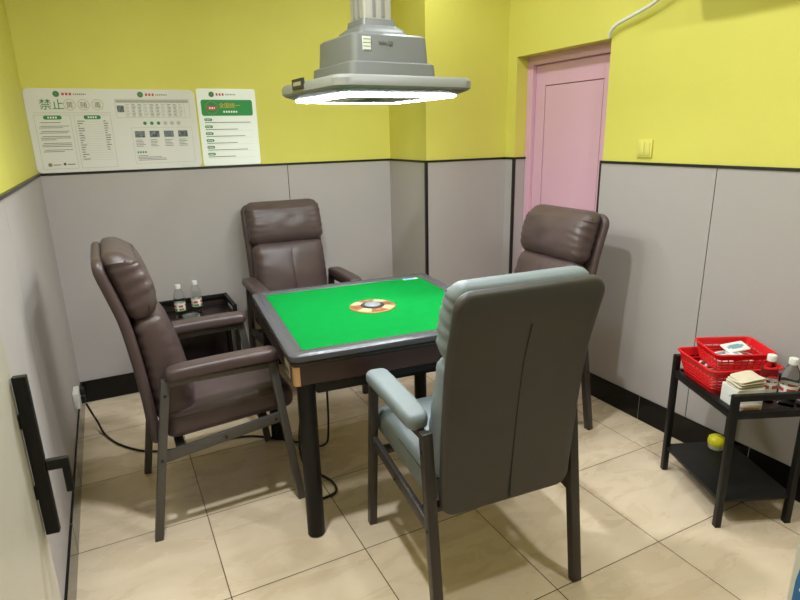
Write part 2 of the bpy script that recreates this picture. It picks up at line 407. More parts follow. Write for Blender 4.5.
    bm = bmesh.new(); pts = [fl(0, -Lc / 2 + .05 + (Lc - .09) * i / 20, .055 + .0235) for i in range(21)]
    for p in pts: p.x += 0.002
    tube(bm, pts, .0011, 5); finish('seam', bm, piping, lc)
    # head cushion
    h0 = pr.zat(zt(.868)); Lh = Lb - h0 + .016
    bm = bmesh.new()
    def fh(u, v, w_):
        k = (v + Lh / 2) / Lh; p, n = pr.at(h0 + v + Lh / 2)
        th_ = .80 * hp + .21 * hp * math.sin(PI * min(1, max(0, k)) ** .8)
        q = p + n * (.017 + (.060 + w_) * th_)
        return Vector((q.x - .012 * max(0, k - .8) / .2, u, q.z))
    pad(bm, .462, Lh, .120, .050, .046, fh, pf=.006, wr=wr_head, nu=16, nv=18, nr=12)
    hc = finish('head_cushion', bm, leather, t)
    for s in (1, -1):
        bm = bmesh.new(); pts = [fh(s * (.462 / 2 - .006 - .008 * math.sin(PI * i / 16)), -Lh / 2 + .03 + (Lh - .06) * i / 16, .026) for i in range(17)]
        tube(bm, pts, .0028, 6); finish('piping', bm, piping, hc)
    # seat cushion
    bm = bmesh.new()
    def fq(u, v, w_):
        x = .338 + v; return Vector((x, u, .447 + .05 * (x - .1) + w_ - .02 * max(0, (x - .5) / .1) ** 2 * (1 if w_ > 0 else .3)))
    def wr_seat(u, v, w_, a, b): return (0, 0, .005 * noise.noise(Vector((u * 8, v * 8, off + 3))) if w_ > 0 else 0)
    pad(bm, .505, .515, .100, .05, .030, fq, pf=.014, wr=wr_seat, nu=14, nv=14, nr=10)
    sc_ = finish('seat', bm, leather, t)
    bm = bmesh.new(); o2 = outline(.505 / 2 - .006, .515 / 2 - .006, .046, 10, 10)
    tube(bm, [fq(u, v, .036) for u, v in o2], .0022, 6, closed=True); finish('piping', bm, piping, sc_)
    return t
GB_ = 'dark brown leather armchairs around the green table'
make_chair('dark brown leather armchair left of the green table, seen from its side', GB_, BROWN, GRMET, BROWND, (.298, -1.278, 0), .008, top=.005, seed=3)
make_chair('dark brown leather armchair against the back wall behind the green table', GB_, BROWN, DKMET, BROWND, (1.274, -.150, 0), -1.583, seed=7)
make_chair('dark brown leather armchair in front of the pink door', GB_, BROWN, DKMET, BROWND, (2.398, -1.446, 0), 3.14, seed=11)
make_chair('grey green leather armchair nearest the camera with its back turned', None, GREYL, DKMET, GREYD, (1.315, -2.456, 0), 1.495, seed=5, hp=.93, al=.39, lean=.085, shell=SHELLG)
# ------------------------------------------------------------------ mahjong table
tb = thing('mahjong_table', 'square automatic mahjong table with bright green felt top and black legs', 'table', (1.303, -1.4363, 0), -.0869)
H = .4702; TZ = .779
def squares(bm, rings, mi=0, closed_in=False, nc=5):
    """rings: list of (half, radius, z); joins consecutive rounded squares"""
    prev = None; first = None
    for h, R, z, *m in rings:
        pts = outline(h, h, R, 1, 1, nc); vv = [bm.verts.new((x, y, z)) for x, y in pts]
        if prev:
            for i in range(len(vv)): bm.faces.new((prev[i], prev[(i + 1) % len(vv)], vv[(i + 1) % len(vv)], vv[i])).material_index = m[0] if m else mi
        else: first = vv
        prev = vv
    return first, prev
def cap(bm, vv, mi=0): bm.faces.new(vv).material_index = mi
bm = bmesh.new()
f, l = squares(bm, [(H - .012, .03, TZ - .030), (H - .002, .034, TZ - .026), (H, .035, TZ - .016), (H - .002, .034, TZ - .006), (H - .012, .03, TZ), (H - .054, .012, TZ - .001), (H - .060, .008, TZ - .006), (H - .060, .008, TZ - .03)])
n = len(f)
for i in range(n): bm.faces.new((f[i], f[(i + 1) % n], l[(i + 1) % n], l[i]))
finish('rim', bm, RIM, tb)
bm = bmesh.new(); f, l = squares(bm, [(H - .0604, .008, TZ - .03), (H - .0604, .008, TZ - .0075), (H - .0604 - .002, .006, TZ - .006)]); cap(bm, f); cap(bm, l); finish('felt_top', bm, FELT, tb, False)
bm = bmesh.new(); f, l = squares(bm, [(H - .02, .03, TZ - .045), (H - .008, .03, TZ - .043), (H - .005, .032, TZ - .037), (H - .008, .03, TZ - .0305)]); cap(bm, f); cap(bm, l); finish('gasket', bm, BLK, tb)
bm = bmesh.new(); f, l = squares(bm, [(H - .020, .014, TZ - .125), (H - .012, .016, TZ - .118), (H - .012, .016, TZ - .0455)]); cap(bm, f); cap(bm, l); finish('apron', bm, APRON, tb)
for sx in (1, -1):
    for sy in (1, -1):
        bm = bmesh.new(); h = H - .0105; q = .016
        pts = [(sx * h, sy * (h - .024)), (sx * h, sy * (h - q))]
        for i in range(7):
            a = PI / 2 * i / 6; pts.append((sx * (h - q + q * math.cos(a)), sy * (h - q + q * math.sin(a))))
        pts += [(sx * (h - q), sy * h), (sx * (h - .024), sy * h)]
        lo = [bm.verts.new((x, y, TZ - .119)) for x, y in pts]; hi = [bm.verts.new((x, y, TZ - .047)) for x, y in pts]
        li = [bm.verts.new((x - sx * .004, y - sy * .004, TZ - .119)) for x, y in pts]; hi2 = [bm.verts.new((x - sx * .004, y - sy * .004, TZ - .047)) for x, y in pts]
        for i in range(len(pts) - 1):
            bm.faces.new((lo[i], lo[i + 1], hi[i + 1], hi[i])); bm.faces.new((hi[i], hi[i + 1], hi2[i + 1], hi2[i])); bm.faces.new((lo[i], lo[i + 1], li[i + 1], li[i]))
        finish('corner_trim', bm, BRONZE, tb)
        bm = bmesh.new(); lathe(bm, [(.030, 0), (.034, .004), (.034, TZ - .14), (.034, TZ - .128)], 28, 0, (sx * (H - .062), sy * (H - .062), 0)); lg = finish('leg', bm, BLMET, tb)
bm = bmesh.new(); box(bm, (-H + .11, -H + .11, TZ - .21), (H - .11, H - .11, TZ - .125), .012); finish('machine_case', bm, BLMET, tb)
for s in (1, -1):
    bm = bmesh.new(); box(bm, (-H + .09, s * (H - .062) - .012, TZ - .165), (H - .09, s * (H - .062) + .012, TZ - .125), .002); finish('under_rail', bm, BLMET, tb)
    bm = bmesh.new(); box(bm, (s * (H - .062) - .012, -H + .09, TZ - .165), (s * (H - .062) + .012, H - .09, TZ - .125), .002); finish('under_rail', bm, BLMET, tb)
# control sticker on the left apron, next to the near corner
bm = bmesh.new(); box(bm, (-H + .0085, -H + .075, TZ - .112), (-H + .0125, -H + .155, TZ - .055), .001); box(bm, (-H + .0078, -H + .085, TZ - .100), (-H + .009, -H + .145, TZ - .078), 0, 1); pl = finish('control_plate', bm, [mat('pale_plate', (.42, .40, .34), .4), mat('plate_print', (.12, .11, .10), .5)], tb, False)
pl['label'] = 'pale printed control plate'
# centre dial
DGOLD = mat('dial_gold', (.42, .22, .08), .3, metal=.3); DRED = mat('dial_red', (.26, .09, .05), .35); DCREAM = mat('dial_cream', (.52, .40, .24), .35); DBLK = mat('dial_black', (.03, .03, .035), .2)
ct = bpy.data.objects.new('dice_dial', None); C.objects.link(ct); ct.parent = tb; ct.location = (0, 0, TZ - .006); ct['label'] = 'round gold and red centre dial with dice dome'
bm = bmesh.new(); lathe(bm, [(.104, 0), (.104, .003), (.098, .0055), (.040, .0075), (.038, .0075)], 64)
for f in bm.faces:
    c = f.calc_center_median(); r = math.hypot(c.x, c.y); a = (math.degrees(math.atan2(c.y, c.x)) + 360) % 90
    f.material_index = 0 if r > .096 else (1 if a < 26 or a > 70 else 2)
finish('dial_ring', bm, [DGOLD, DRED, DCREAM], ct)
bm = bmesh.new(); lathe(bm, [(.054, .0066), (.054, .008), (.050, .0095), (.037, .010)], 48, 0); finish('dial_bezel', bm, DBLK, ct)
bm = bmesh.new(); lathe(bm, [(.037, .0095)] + [(.037 * math.cos(a), .010 + .009 * math.sin(a)) for a in [i * PI / 16 for i in range(8)]], 40); finish('dice_dome', bm, mat('dome_grey', (.22, .24, .27), .12), ct)
for i in range(4):
    a = i * PI / 2; bm = bmesh.new(); box(bm, (.066, -.010, .0055), (.086, .010, .0085), .002, 0, Matrix.Rotation(a, 4, 'Z')); finish('dial_button', bm, [DRED, DGOLD, DRED, DGOLD][i], ct)
bm = bmesh.new(); box(bm, (H - .160, H - .092, TZ - .0060), (H - .080, H - .066, TZ - .0052)); box(bm, (H - .156, H - .089, TZ - .0052), (H - .100, H - .069, TZ - .0050), 0, 1); stk = finish('corner_sticker', bm, [PAPER, mat('sticker_blue', (.10, .38, .62), .4)], tb, False); stk['label'] = 'small pale blue and white sticker'
# ------------------------------------------------------------------ hanging lamp
LM = thing('table_lamp', 'grey square mahjong lamp on a thick column hanging above the green table', 'lamp', (1.335, -1.450, 0), .07)
lz = 1.675; lh = .296
bm = bmesh.new()
f, l = squares(bm, [(.254, .05, lz - .018), (lh - .008, .055, lz - .004, 1), (lh, .058, lz + .004, 0), (lh, .058, lz + .028, 0), (lh - .010, .05, lz + .040, 0), (.19, .04, lz + .048, 0)]); cap(bm, l)
f2, l2 = squares(bm, [(.254, .05, lz - .018), (.254, .05, lz - .004)], 1); cap(bm, l2, 1)
finish('lamp_plate', bm, [LAMPL, LAMPD], LM)
bm = bmesh.new()
f, l = squares(bm, [(.252, .05, lz - .008), (.252, .05, lz - .024), (.244, .046, lz - .028), (.196, .03, lz - .028), (.192, .026, lz - .024), (.192, .026, lz - .010)]); finish('light_ring', bm, GLOW, LM)
bm = bmesh.new(); f, l = squares(bm, [(.1915, .026, lz - .010), (.1915, .026, lz - .025), (.183, .02, lz - .027), (.06, .02, lz - .026), (.05, .02, lz - .018)]); cap(bm, l); cap(bm, f)
finish('lamp_grille', bm, LAMPD, LM)
bm = bmesh.new(); f, l = squares(bm, [(.190, .035, lz + .044), (.186, .035, lz + .092), (.178, .03, lz + .098)]); cap(bm, l); cap(bm, f); finish('lower_housing', bm, LAMPG, LM)
bm = bmesh.new(); f, l = squares(bm, [(.168, .032, lz + .096), (.162, .032, lz + .190), (.152, .028, lz + .198)]); cap(bm, l); cap(bm, f); hs = finish('upper_housing', bm, LAMPG, LM)
bm = bmesh.new(); f, l = squares(bm, [(.140, .028, lz + .197), (.105, .022, lz + .208), (.100, .022, lz + .222), (.075, .018, lz + .240), (.072, .018, lz + .262)]); cap(bm, l); cap(bm, f); finish('neck', bm, LAMPG, LM)
bm = bmesh.new(); f, l = squares(bm, [(.062, .014, lz + .258), (.062, .014, HC)]); cap(bm, l); cap(bm, f)
for s in (-.02, .02):
    box(bm, (s - .006, -.065, lz + .27), (s + .006, -.060, HC), .001, 1); box(bm, (-.065, s - .006, lz + .27), (-.060, s + .006, HC), .001, 1)
finish('column', bm, [mat('column_grey', (.40, .38, .35), .35, metal=.3), LAMPL], LM)
# vents and sticker on the housing, badge on the plate's left edge
bm = bmesh.new(); box(bm, (-.128, -.1675, lz + .134), (-.094, -.155, lz + .182), .001, 0)
for i in range(4): box(bm, (-.126, -.1682, lz + .136 + i * .012), (-.096, -.1672, lz + .1375 + i * .012), 0, 1)
o = finish('rating_label', bm, [mat('label_cream', (.62, .62, .52), .5), LAMPD], LM, False); o['label'] = 'cream rating label'
bm = bmesh.new()
for i in range(3): box(bm, (-.058 + i * .012, -.1675, lz + .160), (-.051 + i * .012, -.150, lz + .168), 0)
box(bm, (-.018, -.168, lz + .155), (-.002, -.150, lz + .172), .002)
finish('indicator', bm, LAMPD, LM, False)
bm = bmesh.new(); box(bm, (-lh - .006, .005, lz + .014), (-lh + .004, .115, lz + .052), .002, 0)
for i in range(5): box(bm, (-lh - .0068, .022 + i * .016, lz + .026), (-lh - .0055, .033 + i * .016, lz + .040), 0, 1)
o = finish('badge', bm, [mat('badge_black', (.03, .025, .02), .4), mat('badge_gold', (.45, .4, .28), .4)], LM, False); o['label'] = 'small dark name badge'
# ------------------------------------------------------------------ black side tables with brown tray
def side_table(label, loc, rz, w_=.29, d_=.405, hh=.565, tz=.490, sz=.125):
    """w_ along local x, d_ along local y; origin at leg 0 (near left)"""
    t = thing('side_table', label, 'table', loc, rz, 'black metal side tables with brown trays')
    q = .024
    for x in (0, w_):
        for y in (0, d_):
            bm = bmesh.new(); box(bm, (x - q / 2, y - q / 2, 0), (x + q / 2, y + q / 2, hh), .002); finish('leg', bm, BLMET, t)
    for y in (0, d_):
        bm = bmesh.new(); box(bm, (0, y - .009, tz - .022), (w_, y + .009, tz + .006), .001); finish('tray_rail', bm, BLMET, t)
        bm = bmesh.new(); box(bm, (0, y - .010, hh - .024), (w_, y + .010, hh - .001), .001); finish('guard_rail', bm, BLMET, t)
    for x in (0, w_):
        bm = bmesh.new(); box(bm, (x - .010, 0, tz - .024), (x + .010, d_, tz + .008), .001); finish('tray_rail', bm, BLMET, t)
    bm = bmesh.new(); box(bm, (w_ - .010, 0, hh - .024), (w_ + .010, d_, hh - .001), .001); finish('guard_rail', bm, BLMET, t)
    bm = bmesh.new(); box(bm, (.006, .006, tz - .014), (w_ - .006, d_ - .006, tz), .001); finish('tray', bm, TRAYM, t)
    bm = bmesh.new(); box(bm, (-.006, -.006, sz - .016), (w_ + .006, d_ + .006, sz), .001); finish('lower_shelf', bm, BLMET, t)
    return t
CR = -math.atan2(.393, .92)
CO = Vector((2.265, -2.53, 0)); cw = Vector((.92, -.393, 0)); cdv = Vector((.393, .92, 0))
side_table('black metal side table by the right wall holding red baskets and bottles', CO, CR, w_=.285)
TOP = .490; SH = .125
# left one: long side along the back wall; local x -> -world y so guard rail stands at the wall
lt = side_table('black metal side table at the back wall behind the left armchair', (.895, -.330, 0), PI / 2, w_=.29, d_=.405)
bm = bmesh.new(); box(bm, (.296, .012, .135), (.304, .393, .545), .001); finish('back_panel', bm, TRAYM, lt)
# ------------------------------------------------------------------ bottles
LABR = mat('bottle_label_red', (.55, .06, .05), .5); LABG = mat('bottle_label_green', (.12, .25, .05), .5); LABW = mat('bottle_label_white', (.75, .74, .70), .5)
def bottle(label, loc, group, kind, hgt=.2, rz=0.):
    t = thing('water_bottle', label, 'bottle', loc, rz, group); k = hgt / .2
    bm = bmesh.new(); P_ = [(.024, 0), (.030, .004), (.031, .03), (.0295, .034), (.031, .04), (.031, .11), (.030, .125), (.026, .145), (.016, .168), (.0125, .174), (.0125, .186)]
    lathe(bm, [(r, z * k) for r, z in P_], 28); bo = finish('bottle_body', bm, GLASSM, t)
    bm = bmesh.new(); lathe(bm, [(.0155, .176 * k), (.0160, .178 * k), (.0160, .196 * k), (.0150, .2 * k)], 24); finish('cap', bm, WHT, t)
    bm = bmesh.new(); lathe(bm, [(.0316, .044 * k), (.0318, .046 * k), (.0318, .060 * k), (.0318, .066 * k), (.0318, .080 * k), (.0316, .092 * k)], 40, cap=False)
    for f in bm.faces:
        c = f.calc_center_median(); a = math.degrees(math.atan2(c.y, c.x)) % 72
        f.material_index = (1 if kind == 'red' and .066 * k < c.z < .080 * k and 8 < a < 64 else (1 if .066 * k < c.z < .080 * k and 20 < a < 60 and kind == 'green' else (2 if kind == 'green' and .046 * k < c.z < .060 * k and a > 20 else 0)))
    finish('bottle_label', bm, [LABW, LABR, LABG], t)
    return t
G1 = 'water bottles on the left side table'; G2 = 'water bottles on the right side table'
bottle('clear water bottle with white cap on the left side table, left of the pair', (.607, -.175, TOP), G1, 'green', rz=.3)
bottle('clear water bottle with white cap on the left side table, right of the pair', (.708, -.128, TOP), G1, 'green', rz=1.2)
# glass ashtray
bm = bmesh.new(); lathe(bm, [(.035, 0), (.046, .004), (.050, .026), (.047, .028), (.043, .026), (.038, .010), (.010, .008)], 40)
o = finish('ashtray', bm, mat('ashtray_glass', (.85, .9, .88), .05, trans=.9, ior=1.35)); o.location = (.655, -.262, TOP); tag(o, 'round clear glass ashtray in front of the two water bottles', 'ashtray')
def onc(a, b, z=TOP): p = CO + cw * a + cdv * b; return (p.x, p.y, z)
bottle('clear empty water bottle with red label beside the red baskets, left of the pair', onc(.183, .088), G2, 'red', hgt=.19, rz=.2)
bottle('clear water bottle with red label at the right table corner, cut by the picture edge', onc(.238, .047), G2, 'red', hgt=.19, rz=2.0)
# ------------------------------------------------------------------ red baskets
def basket(label, loc, rz, lx, ly, h, tilt=(0, 0)):
    t = thing('plastic_basket', label, 'basket', loc, rz, 'red plastic baskets on the right side table'); t.rotation_euler = (tilt[0], tilt[1], rz)
    bm = bmesh.new()
    def rr(a, b, R, z): return [bm.verts.new((x, y, z)) for x, y in outline(a, b, R, 1, 1, 5)]
    def join(r0, r1):
        n = len(r0)
        for i in range(n): bm.faces.new((r0[i], r0[(i + 1) % n], r1[(i + 1) % n], r1[i]))
    tp = .82; a, b = lx / 2, ly / 2; wt = .003
    def lvl(z, off=0.): k = tp + (1 - tp) * z / h; return rr(a * k - off, b * k - off, .022 - off * .5, z)
    # floor
    r0 = lvl(0); r1 = lvl(0, wt); bm.faces.new(r0); r3 = lvl(.014); join(r0, r3); ri = [bm.verts.new(v.co + Vector((0, 0, .003))) for v in r1]; r4 = lvl(.014, wt); join(ri, r4); bm.faces.new(ri); join(r3, r4)
    # solid top band
    zb = h * .72; o0 = lvl(zb); o1 = lvl(h); i0 = lvl(zb, wt); i1 = lvl(h, wt); join(o0, o1); join(i0, i1); join(o0, i0); join(o1, i1)
    finish('basket_shell', bm, RED, t)
    bm = bmesh.new()
    # lattice: horizontal ribs + uprights on four sides
    for kz in (.22, .35, .48, .61):
        z = h * kz; k = tp + (1 - tp) * kz; tube(bm, [Vector((x, y, z)) for x, y in outline(a * k - wt / 2, b * k - wt / 2, .02, 6, 6, 4)], h * .048, 6, closed=True)
    def upr(fx, fy):
        k0 = tp + (1 - tp) * .1; k1 = tp + (1 - tp) * .85
        bar(bm, (fx * (a * k0 - .0015), fy * (b * k0 - .0015), h * .1), (fx * (a * k1 - .0015), fy * (b * k1 - .0015), h * .85), .004, .003, 0)
    n1 = int(lx / .03); n2 = int(ly / .03)
    for i in range(n1 + 1):
        f_ = -.86 + 1.72 * i / n1
        upr(f_, 1); upr(f_, -1)
    for i in range(n2 + 1):
        f_ = -.86 + 1.72 * i / n2
        upr(1, f_); upr(-1, f_)
    finish('lattice', bm, RED, t, False)
    bm = bmesh.new(); tube(bm, [Vector((x, y, h)) for x, y in outline(a + .003, b + .003, .024, 3, 3, 5)], .0045, 8, closed=True); finish('basket_rim', bm, RED, t)
    return t
BZ = TOP + .001
b1c = Vector(onc(.137, .270, BZ)); b1r = CR
basket('larger red plastic basket standing on the right side table under the smaller one', b1c, b1r, .290, .258, .105)
b2c = Vector(onc(.165, .285, BZ + .066)); b2r = CR - .06
basket('smaller red plastic basket stacked askew on top of the larger one', b2c, b2r, .235, .185, .085, (math.radians(1.5), 0))
def packet(label, c, rz, size, m, name='tissue_packet', group=None, tilt=(0, 0)):
    bm = bmesh.new(); sx, sy, sz = size
    pad(bm, sx, sy, sz, .006, sz * .35, lambda u, v, w_: Vector((u, v, w_ * (1 - .5 * max(0, abs(v) / (sy / 2) - .75)))), pf=sz * .1, pb=0, nr=4, nu=4, nv=4, mi=0)
    for f in bm.faces:
        c_ = f.calc_center_median()
        if c_.z > sz * .3 and abs(c_.y) < sy * .18 and abs(c_.x) < sx * .3: f.material_index = 1
    o = finish(name, bm, m); o.location = c; o.rotation_euler = (tilt[0], tilt[1], rz); tag(o, label, 'packet', group); return o
BLUEP = mat('packet_print_blue', (.20, .36, .42), .5); DARKP = mat('packet_print_dark', (.06, .06, .06), .5)
rx = lambda c, r, a, b, z: (c.x + a * math.cos(r) - b * math.sin(r), c.y + a * math.sin(r) + b * math.cos(r), z)
for i, (a, b, z, rz, sz, tl, wh) in enumerate([(-.03, .03, .032, .3, (.085, .055, .018), (0, 0), 'at the far end'), (-.055, -.025, .031, -.4, (.08, .05, .018), (0, 0), 'at the left end'), (.06, .0, .032, .9, (.085, .055, .018), (.1, 0), 'at the right end'), (.0, -.015, .053, 1.4, (.08, .05, .016), (0, .12), 'lying across the others'), (.02, .022, .072, .15, (.10, .06, .006), (.25, -.1), 'leaning on top like a folded leaflet')]):
    packet('white printed tissue packet in the smaller red basket, ' + wh, rx(b2c, b2r, a, b, b2c.z + z), b2r + rz, sz, [PAPER, BLUEP], 'tissue_packet', 'packets in the smaller basket', tl)
for i, (a, b, z, rz, wh) in enumerate([(-.074, .070, .018, .2, 'at the far end, lower layer'), (-.074, .005, .018, 1.4, 'in the middle, lower layer'), (-.072, -.060, .018, .3, 'at the near left corner, lower layer'), (-.078, .040, .050, .8, 'upper layer, towards the back'), (-.074, -.035, .050, -.3, 'upper layer, towards the front')]):
    packet('white packet in the larger red basket, ' + wh, rx(b1c, b1r, a, b, BZ + z + .004), b1r + rz, (.075, .045, .028), [PAPER, DARKP], 'tissue_packet', 'packets in the larger basket')
packet('large plain white packet in the larger red basket, directly beneath the smaller basket', rx(b1c, b1r, .045, .012, BZ + .0335), b1r, (.13, .12, .058), [PAPER, PAPER], 'tissue_packet', 'packets in the larger basket')
# white box, folded cream napkins
bm = bmesh.new(); box(bm, (-.055, -.045, 0), (.055, .045, .075), .003); box(bm, (-.0556, -.012, .036), (-.0549, -.004, .042), 0, 1)
o = finish('tissue_box', bm, [PAPER, BLUEP], None, False); o.location = onc(.080, .080); o.rotation_euler = (0, 0, CR + .06); tag(o, 'small white cardboard box at the front left of the right side table', 'box')
bm = bmesh.new()
random.seed(4)
for k in range(6):
    off = random.uniform(-.006, .006)
    def fn(u, v, w_, k=k, off=off): return Vector((u + off, v - off, .004 + k * .0055 + w_ + .010 * math.sin((u + .06) * 16) * (k / 5) + .006 * math.sin(v * 30 + k)))
    pad(bm, .118 - .004 * k, .078, .004, .012, .0018, fn, nr=6, nu=12, nv=4)
o = finish('paper_napkins', bm, CREAM); o.location = onc(.088, .072, TOP + .0765); o.rotation_euler = (0, 0, CR + .12); tag(o, 'folded cream napkins heaped on the white box beside the bottles', 'napkins')
bm = bmesh.new(); box(bm, (-.040, -.012, 0), (.040, .012, .020), .003); box(bm, (-.03, -.0126, .006), (.03, -.0119, .014), 0, 1)
o = finish('tape_packet', bm, [mat('kraft_white', (.6, .5, .42), .5), mat('kraft_print', (.45, .2, .13), .5)], None, False); o.location = onc(.075, .022); o.rotation_euler = (0, 0, CR); tag(o, 'small pale packet with brown print lying behind the near guard rail', 'packet')
# yellow tub on the lower shelf
t = thing('plastic_tub', 'small round tub with yellow lid on the lower shelf of the right side table', 'tub', (2.590, -2.282, SH))
bm = bmesh.new(); lathe(bm, [(.029, 0), (.032, .003), (.034, .026)], 32); finish('tub_body', bm, mat('tub_pale', (.72, .70, .45), .4), t)
bm = bmesh.new(); lathe(bm, [(.0355, .024), (.0365, .027), (.0365, .040), (.033, .052), (.022, .060), (.012, .061)], 32); finish('lid', bm, LEMON, t)
bm = bmesh.new(); lathe(bm, [(.012, .0605), (.012, .0635), (.009, .065)], 20); finish('lid_knob', bm, LEMON, t)
# ------------------------------------------------------------------ door handle of the glass leaf
def rectbar(bm, a, b, bev=.002, mi=0): box(bm, a, b, bev, mi)
bm = bmesh.new(); box(bm, (.003, .008, .825), (.017, .030, 1.135), .002, 0, Mg); hd = struct('pull_handle', bm, BLMET, gd)
bm = bmesh.new(); box(bm, (.004, .004, .90), (.016, .009, .925), 0, 0, Mg); box(bm, (.004, .004, 1.04), (.016, .009, 1.065), 0, 0, Mg); struct('handle_mount', bm, BLMET, gd)
bm = bmesh.new(); box(bm, (.004, .030, .952), (.016, .056, .972), .002, 0, Mg); box(bm, (.004, .054, .903), (.016, .066, .972), .002, 0, Mg); struct('lock_arm', bm, BLMET, gd)
# ------------------------------------------------------------------ wall notices
GRN = mat('print_green', (.03, .22, .07), .5); GRN2 = mat('print_bright_green', (.02, .27, .06), .45); TXT = mat('print_grey', (.09, .09, .085), .6); LIN = mat('print_line', (.42, .40, .36), .6)
REDP = mat('print_red', (.60, .04, .05), .5); ORG = mat('print_orange', (.80, .42, .03), .5); BRD = mat('board_pale', (.72, .69, .67), .35); BRDW = mat('board_white', (.90, .92, .90), .35); GLD = mat('print_gold', (.26, .22, .10), .5); LGT = mat('print_white', (.85, .87, .84), .5); PHO = mat('print_photo', (.13, .15, .16), .5, var=.8, vscale=90)
def text_into(bm, body, cx, z, size, mi, y):
    cu = bpy.data.curves.new('t', 'FONT'); cu.body = body; cu.size = size; cu.align_x = 'CENTER'; cu.resolution_u = 2
    ob = bpy.data.objects.new('t', cu); C.objects.link(ob); dg = bpy.context.evaluated_depsgraph_get()
    me = bpy.data.meshes.new_from_object(ob.evaluated_get(dg)); b2 = bmesh.new(); b2.from_mesh(me)
    vm = {v: bm.verts.new((cx + v.co.x, y, z + v.co.y)) for v in b2.verts}
    for f in b2.faces:
        try: bm.faces.new([vm[v] for v in f.verts]).material_index = mi
        except ValueError: pass
    b2.free(); bpy.data.objects.remove(ob); bpy.data.curves.remove(cu); bpy.data.meshes.remove(me)
Y0 = -.0135; rn = random.Random(9)
class Sheet:
    """flat printing on a board: local x to the right, z up from the board's lower left corner"""
    def __init__(s, lv=0): s.bm = bmesh.new(); s.y = -.0065 - lv * .0004
    def rect(s, x0, z0, x1, z1, mi, dy=0):
        y = s.y - dy * .0003; v = [s.bm.verts.new(p) for p in ((x0, y, z0), (x1, y, z0), (x1, y, z1), (x0, y, z1))]; s.bm.faces.new(v).material_index = mi
    def pill(s, x0, z0, x1, z1, mi, dy=0, R=None):
        a, b = (x1 - x0) / 2, (z1 - z0) / 2; y = s.y - dy * .0003
        v = [s.bm.verts.new((x0 + a + p, y, z0 + b + q)) for p, q in outline(a, b, R or b * .97, 1, 1, 5)]; s.bm.faces.new(v).material_index = mi
    def disc(s, cx, cz, r, mi, dy=0): s.pill(cx - r, cz - r, cx + r, cz + r, mi, dy)
    def ringo(s, cx, cz, r, t, mi, dy=0):
        y = s.y - dy * .0003; a = [s.bm.verts.new((cx + r * math.cos(i * PI / 16), y, cz + r * math.sin(i * PI / 16))) for i in range(32)]; b = [s.bm.verts.new((cx + (r - t) * math.cos(i * PI / 16), y, cz + (r - t) * math.sin(i * PI / 16))) for i in range(32)]
        for i in range(32): s.bm.faces.new((a[i], a[(i + 1) % 32], b[(i + 1) % 32], b[i])).material_index = mi
    def frame(s, x0, z0, x1, z1, t, mi):
        s.rect(x0, z0, x1, z0 + t, mi); s.rect(x0, z1 - t, x1, z1, mi); s.rect(x0, z0, x0 + t, z1, mi); s.rect(x1 - t, z0, x1, z1, mi)
    def words(s, x0, x1, z, h, mi, dy=0):      # a line of print too small to read
        x = x0
        while x < x1 - h * .3:
            s.rect(x, z, min(x1, x + h * .82), z + h, mi, dy); x += h * 1.32
    def line(s, x0, x1, z, h, mi, dy=0): s.rect(x0, z, x1, z + h, mi, dy)
def board(t, name, x0, x1, z0, z1, R, m, th_=.006):
    bm = bmesh.new(); a, b = (x1 - x0) / 2, (z1 - z0) / 2; pts = outline(a, b, R, 1, 1, 8)
    f0 = [bm.verts.new((x0 + a + p, 0, z0 + b + q)) for p, q in pts]; f1 = [bm.verts.new((x0 + a + p, -th_, z0 + b + q)) for p, q in pts]
    bm.faces.new(f0); bm.faces.new(f1); n = len(pts)
    for i in range(n): bm.faces.new((f0[i], f0[(i + 1) % n], f1[(i + 1) % n], f1[i]))
    return finish(name, bm, m, t, False)
PM = [GRN, TXT, LIN, REDP, ORG, LGT, GLD, PHO, GRN2]
def emblem(t, cx, cz):
    s = Sheet(1); s.disc(cx, cz, .0155, 0); s.ringo(cx, cz, .0155, .0016, 6, 1)
    v = [s.bm.verts.new((cx + p, s.y - .0004, cz + q)) for p, q in ((-.006, -.005), (-.003, -.005), (0, .002), (.003, -.005), (.006, -.005), (0, .008))]; s.bm.faces.new(v).material_index = 6
    finish('emblem', s.bm, PM, t, False)
    s = Sheet(1); s.words(cx + .026, cx + .076, cz - .0065, .013, 3); s.words(cx + .080, cx + .14, cz - .004, .007, 6); finish('heading_print', s.bm, PM, t, False)
# wide double notice: 0..0.857 x 1.353..1.795
Z0 = ZR + .014
nb = thing('notice_board', 'wide pale rounded wall notice with green headings, left of the white one', 'notice', (.001, -.0, Z0 - .004), 0, 'notices on the yellow back wall')
Hn = .436; Wn = .850
board(nb, 'board', 0, Wn, 0, Hn, .03, BRD)
emblem(nb, .150, .408); emblem(nb, .560, .408)
s = Sheet(1); text_into(s.bm, '禁止', .122, .334, .058, 0, s.y); finish('heading_text', s.bm, PM, nb, False)
s = Sheet(1)
for i, ch in enumerate('黄赌毒'):
    cx = .205 + i * .067; s.ringo(cx, .354, .028, .0015, 6); s.disc(cx, .354, .0265, 2, -.5) if False else None
    text_into(s.bm, ch, cx, .339, .036, 6, s.y)
finish('circled_text', s.bm, PM, nb, False)
s = Sheet()
s.line(.03, .40, .312, .0015, 2)
s.frame(.030, .022, .200, .302, .0015, 2); s.frame(.215, .022, .395, .302, .0015, 2)
z = .262
for para in (1, 2, 2, 3, 3, 2):
    for k in range(para): s.line(.045 + (.0 if k else .008), .185 - (rn.random() * .08 if k == para - 1 else 0), z, .0026, 1); z -= .0085
    z -= .0095
for i in range(17):
    zz = .268 - i * .0125; s.line(.228, .236 + rn.random() * .03, zz, .0035, 1); s.line(.225, .385, zz - .004, .0008, 2)
    if i < 13: s.line(.355, .366 + rn.random() * .018, zz, .0035, 1)
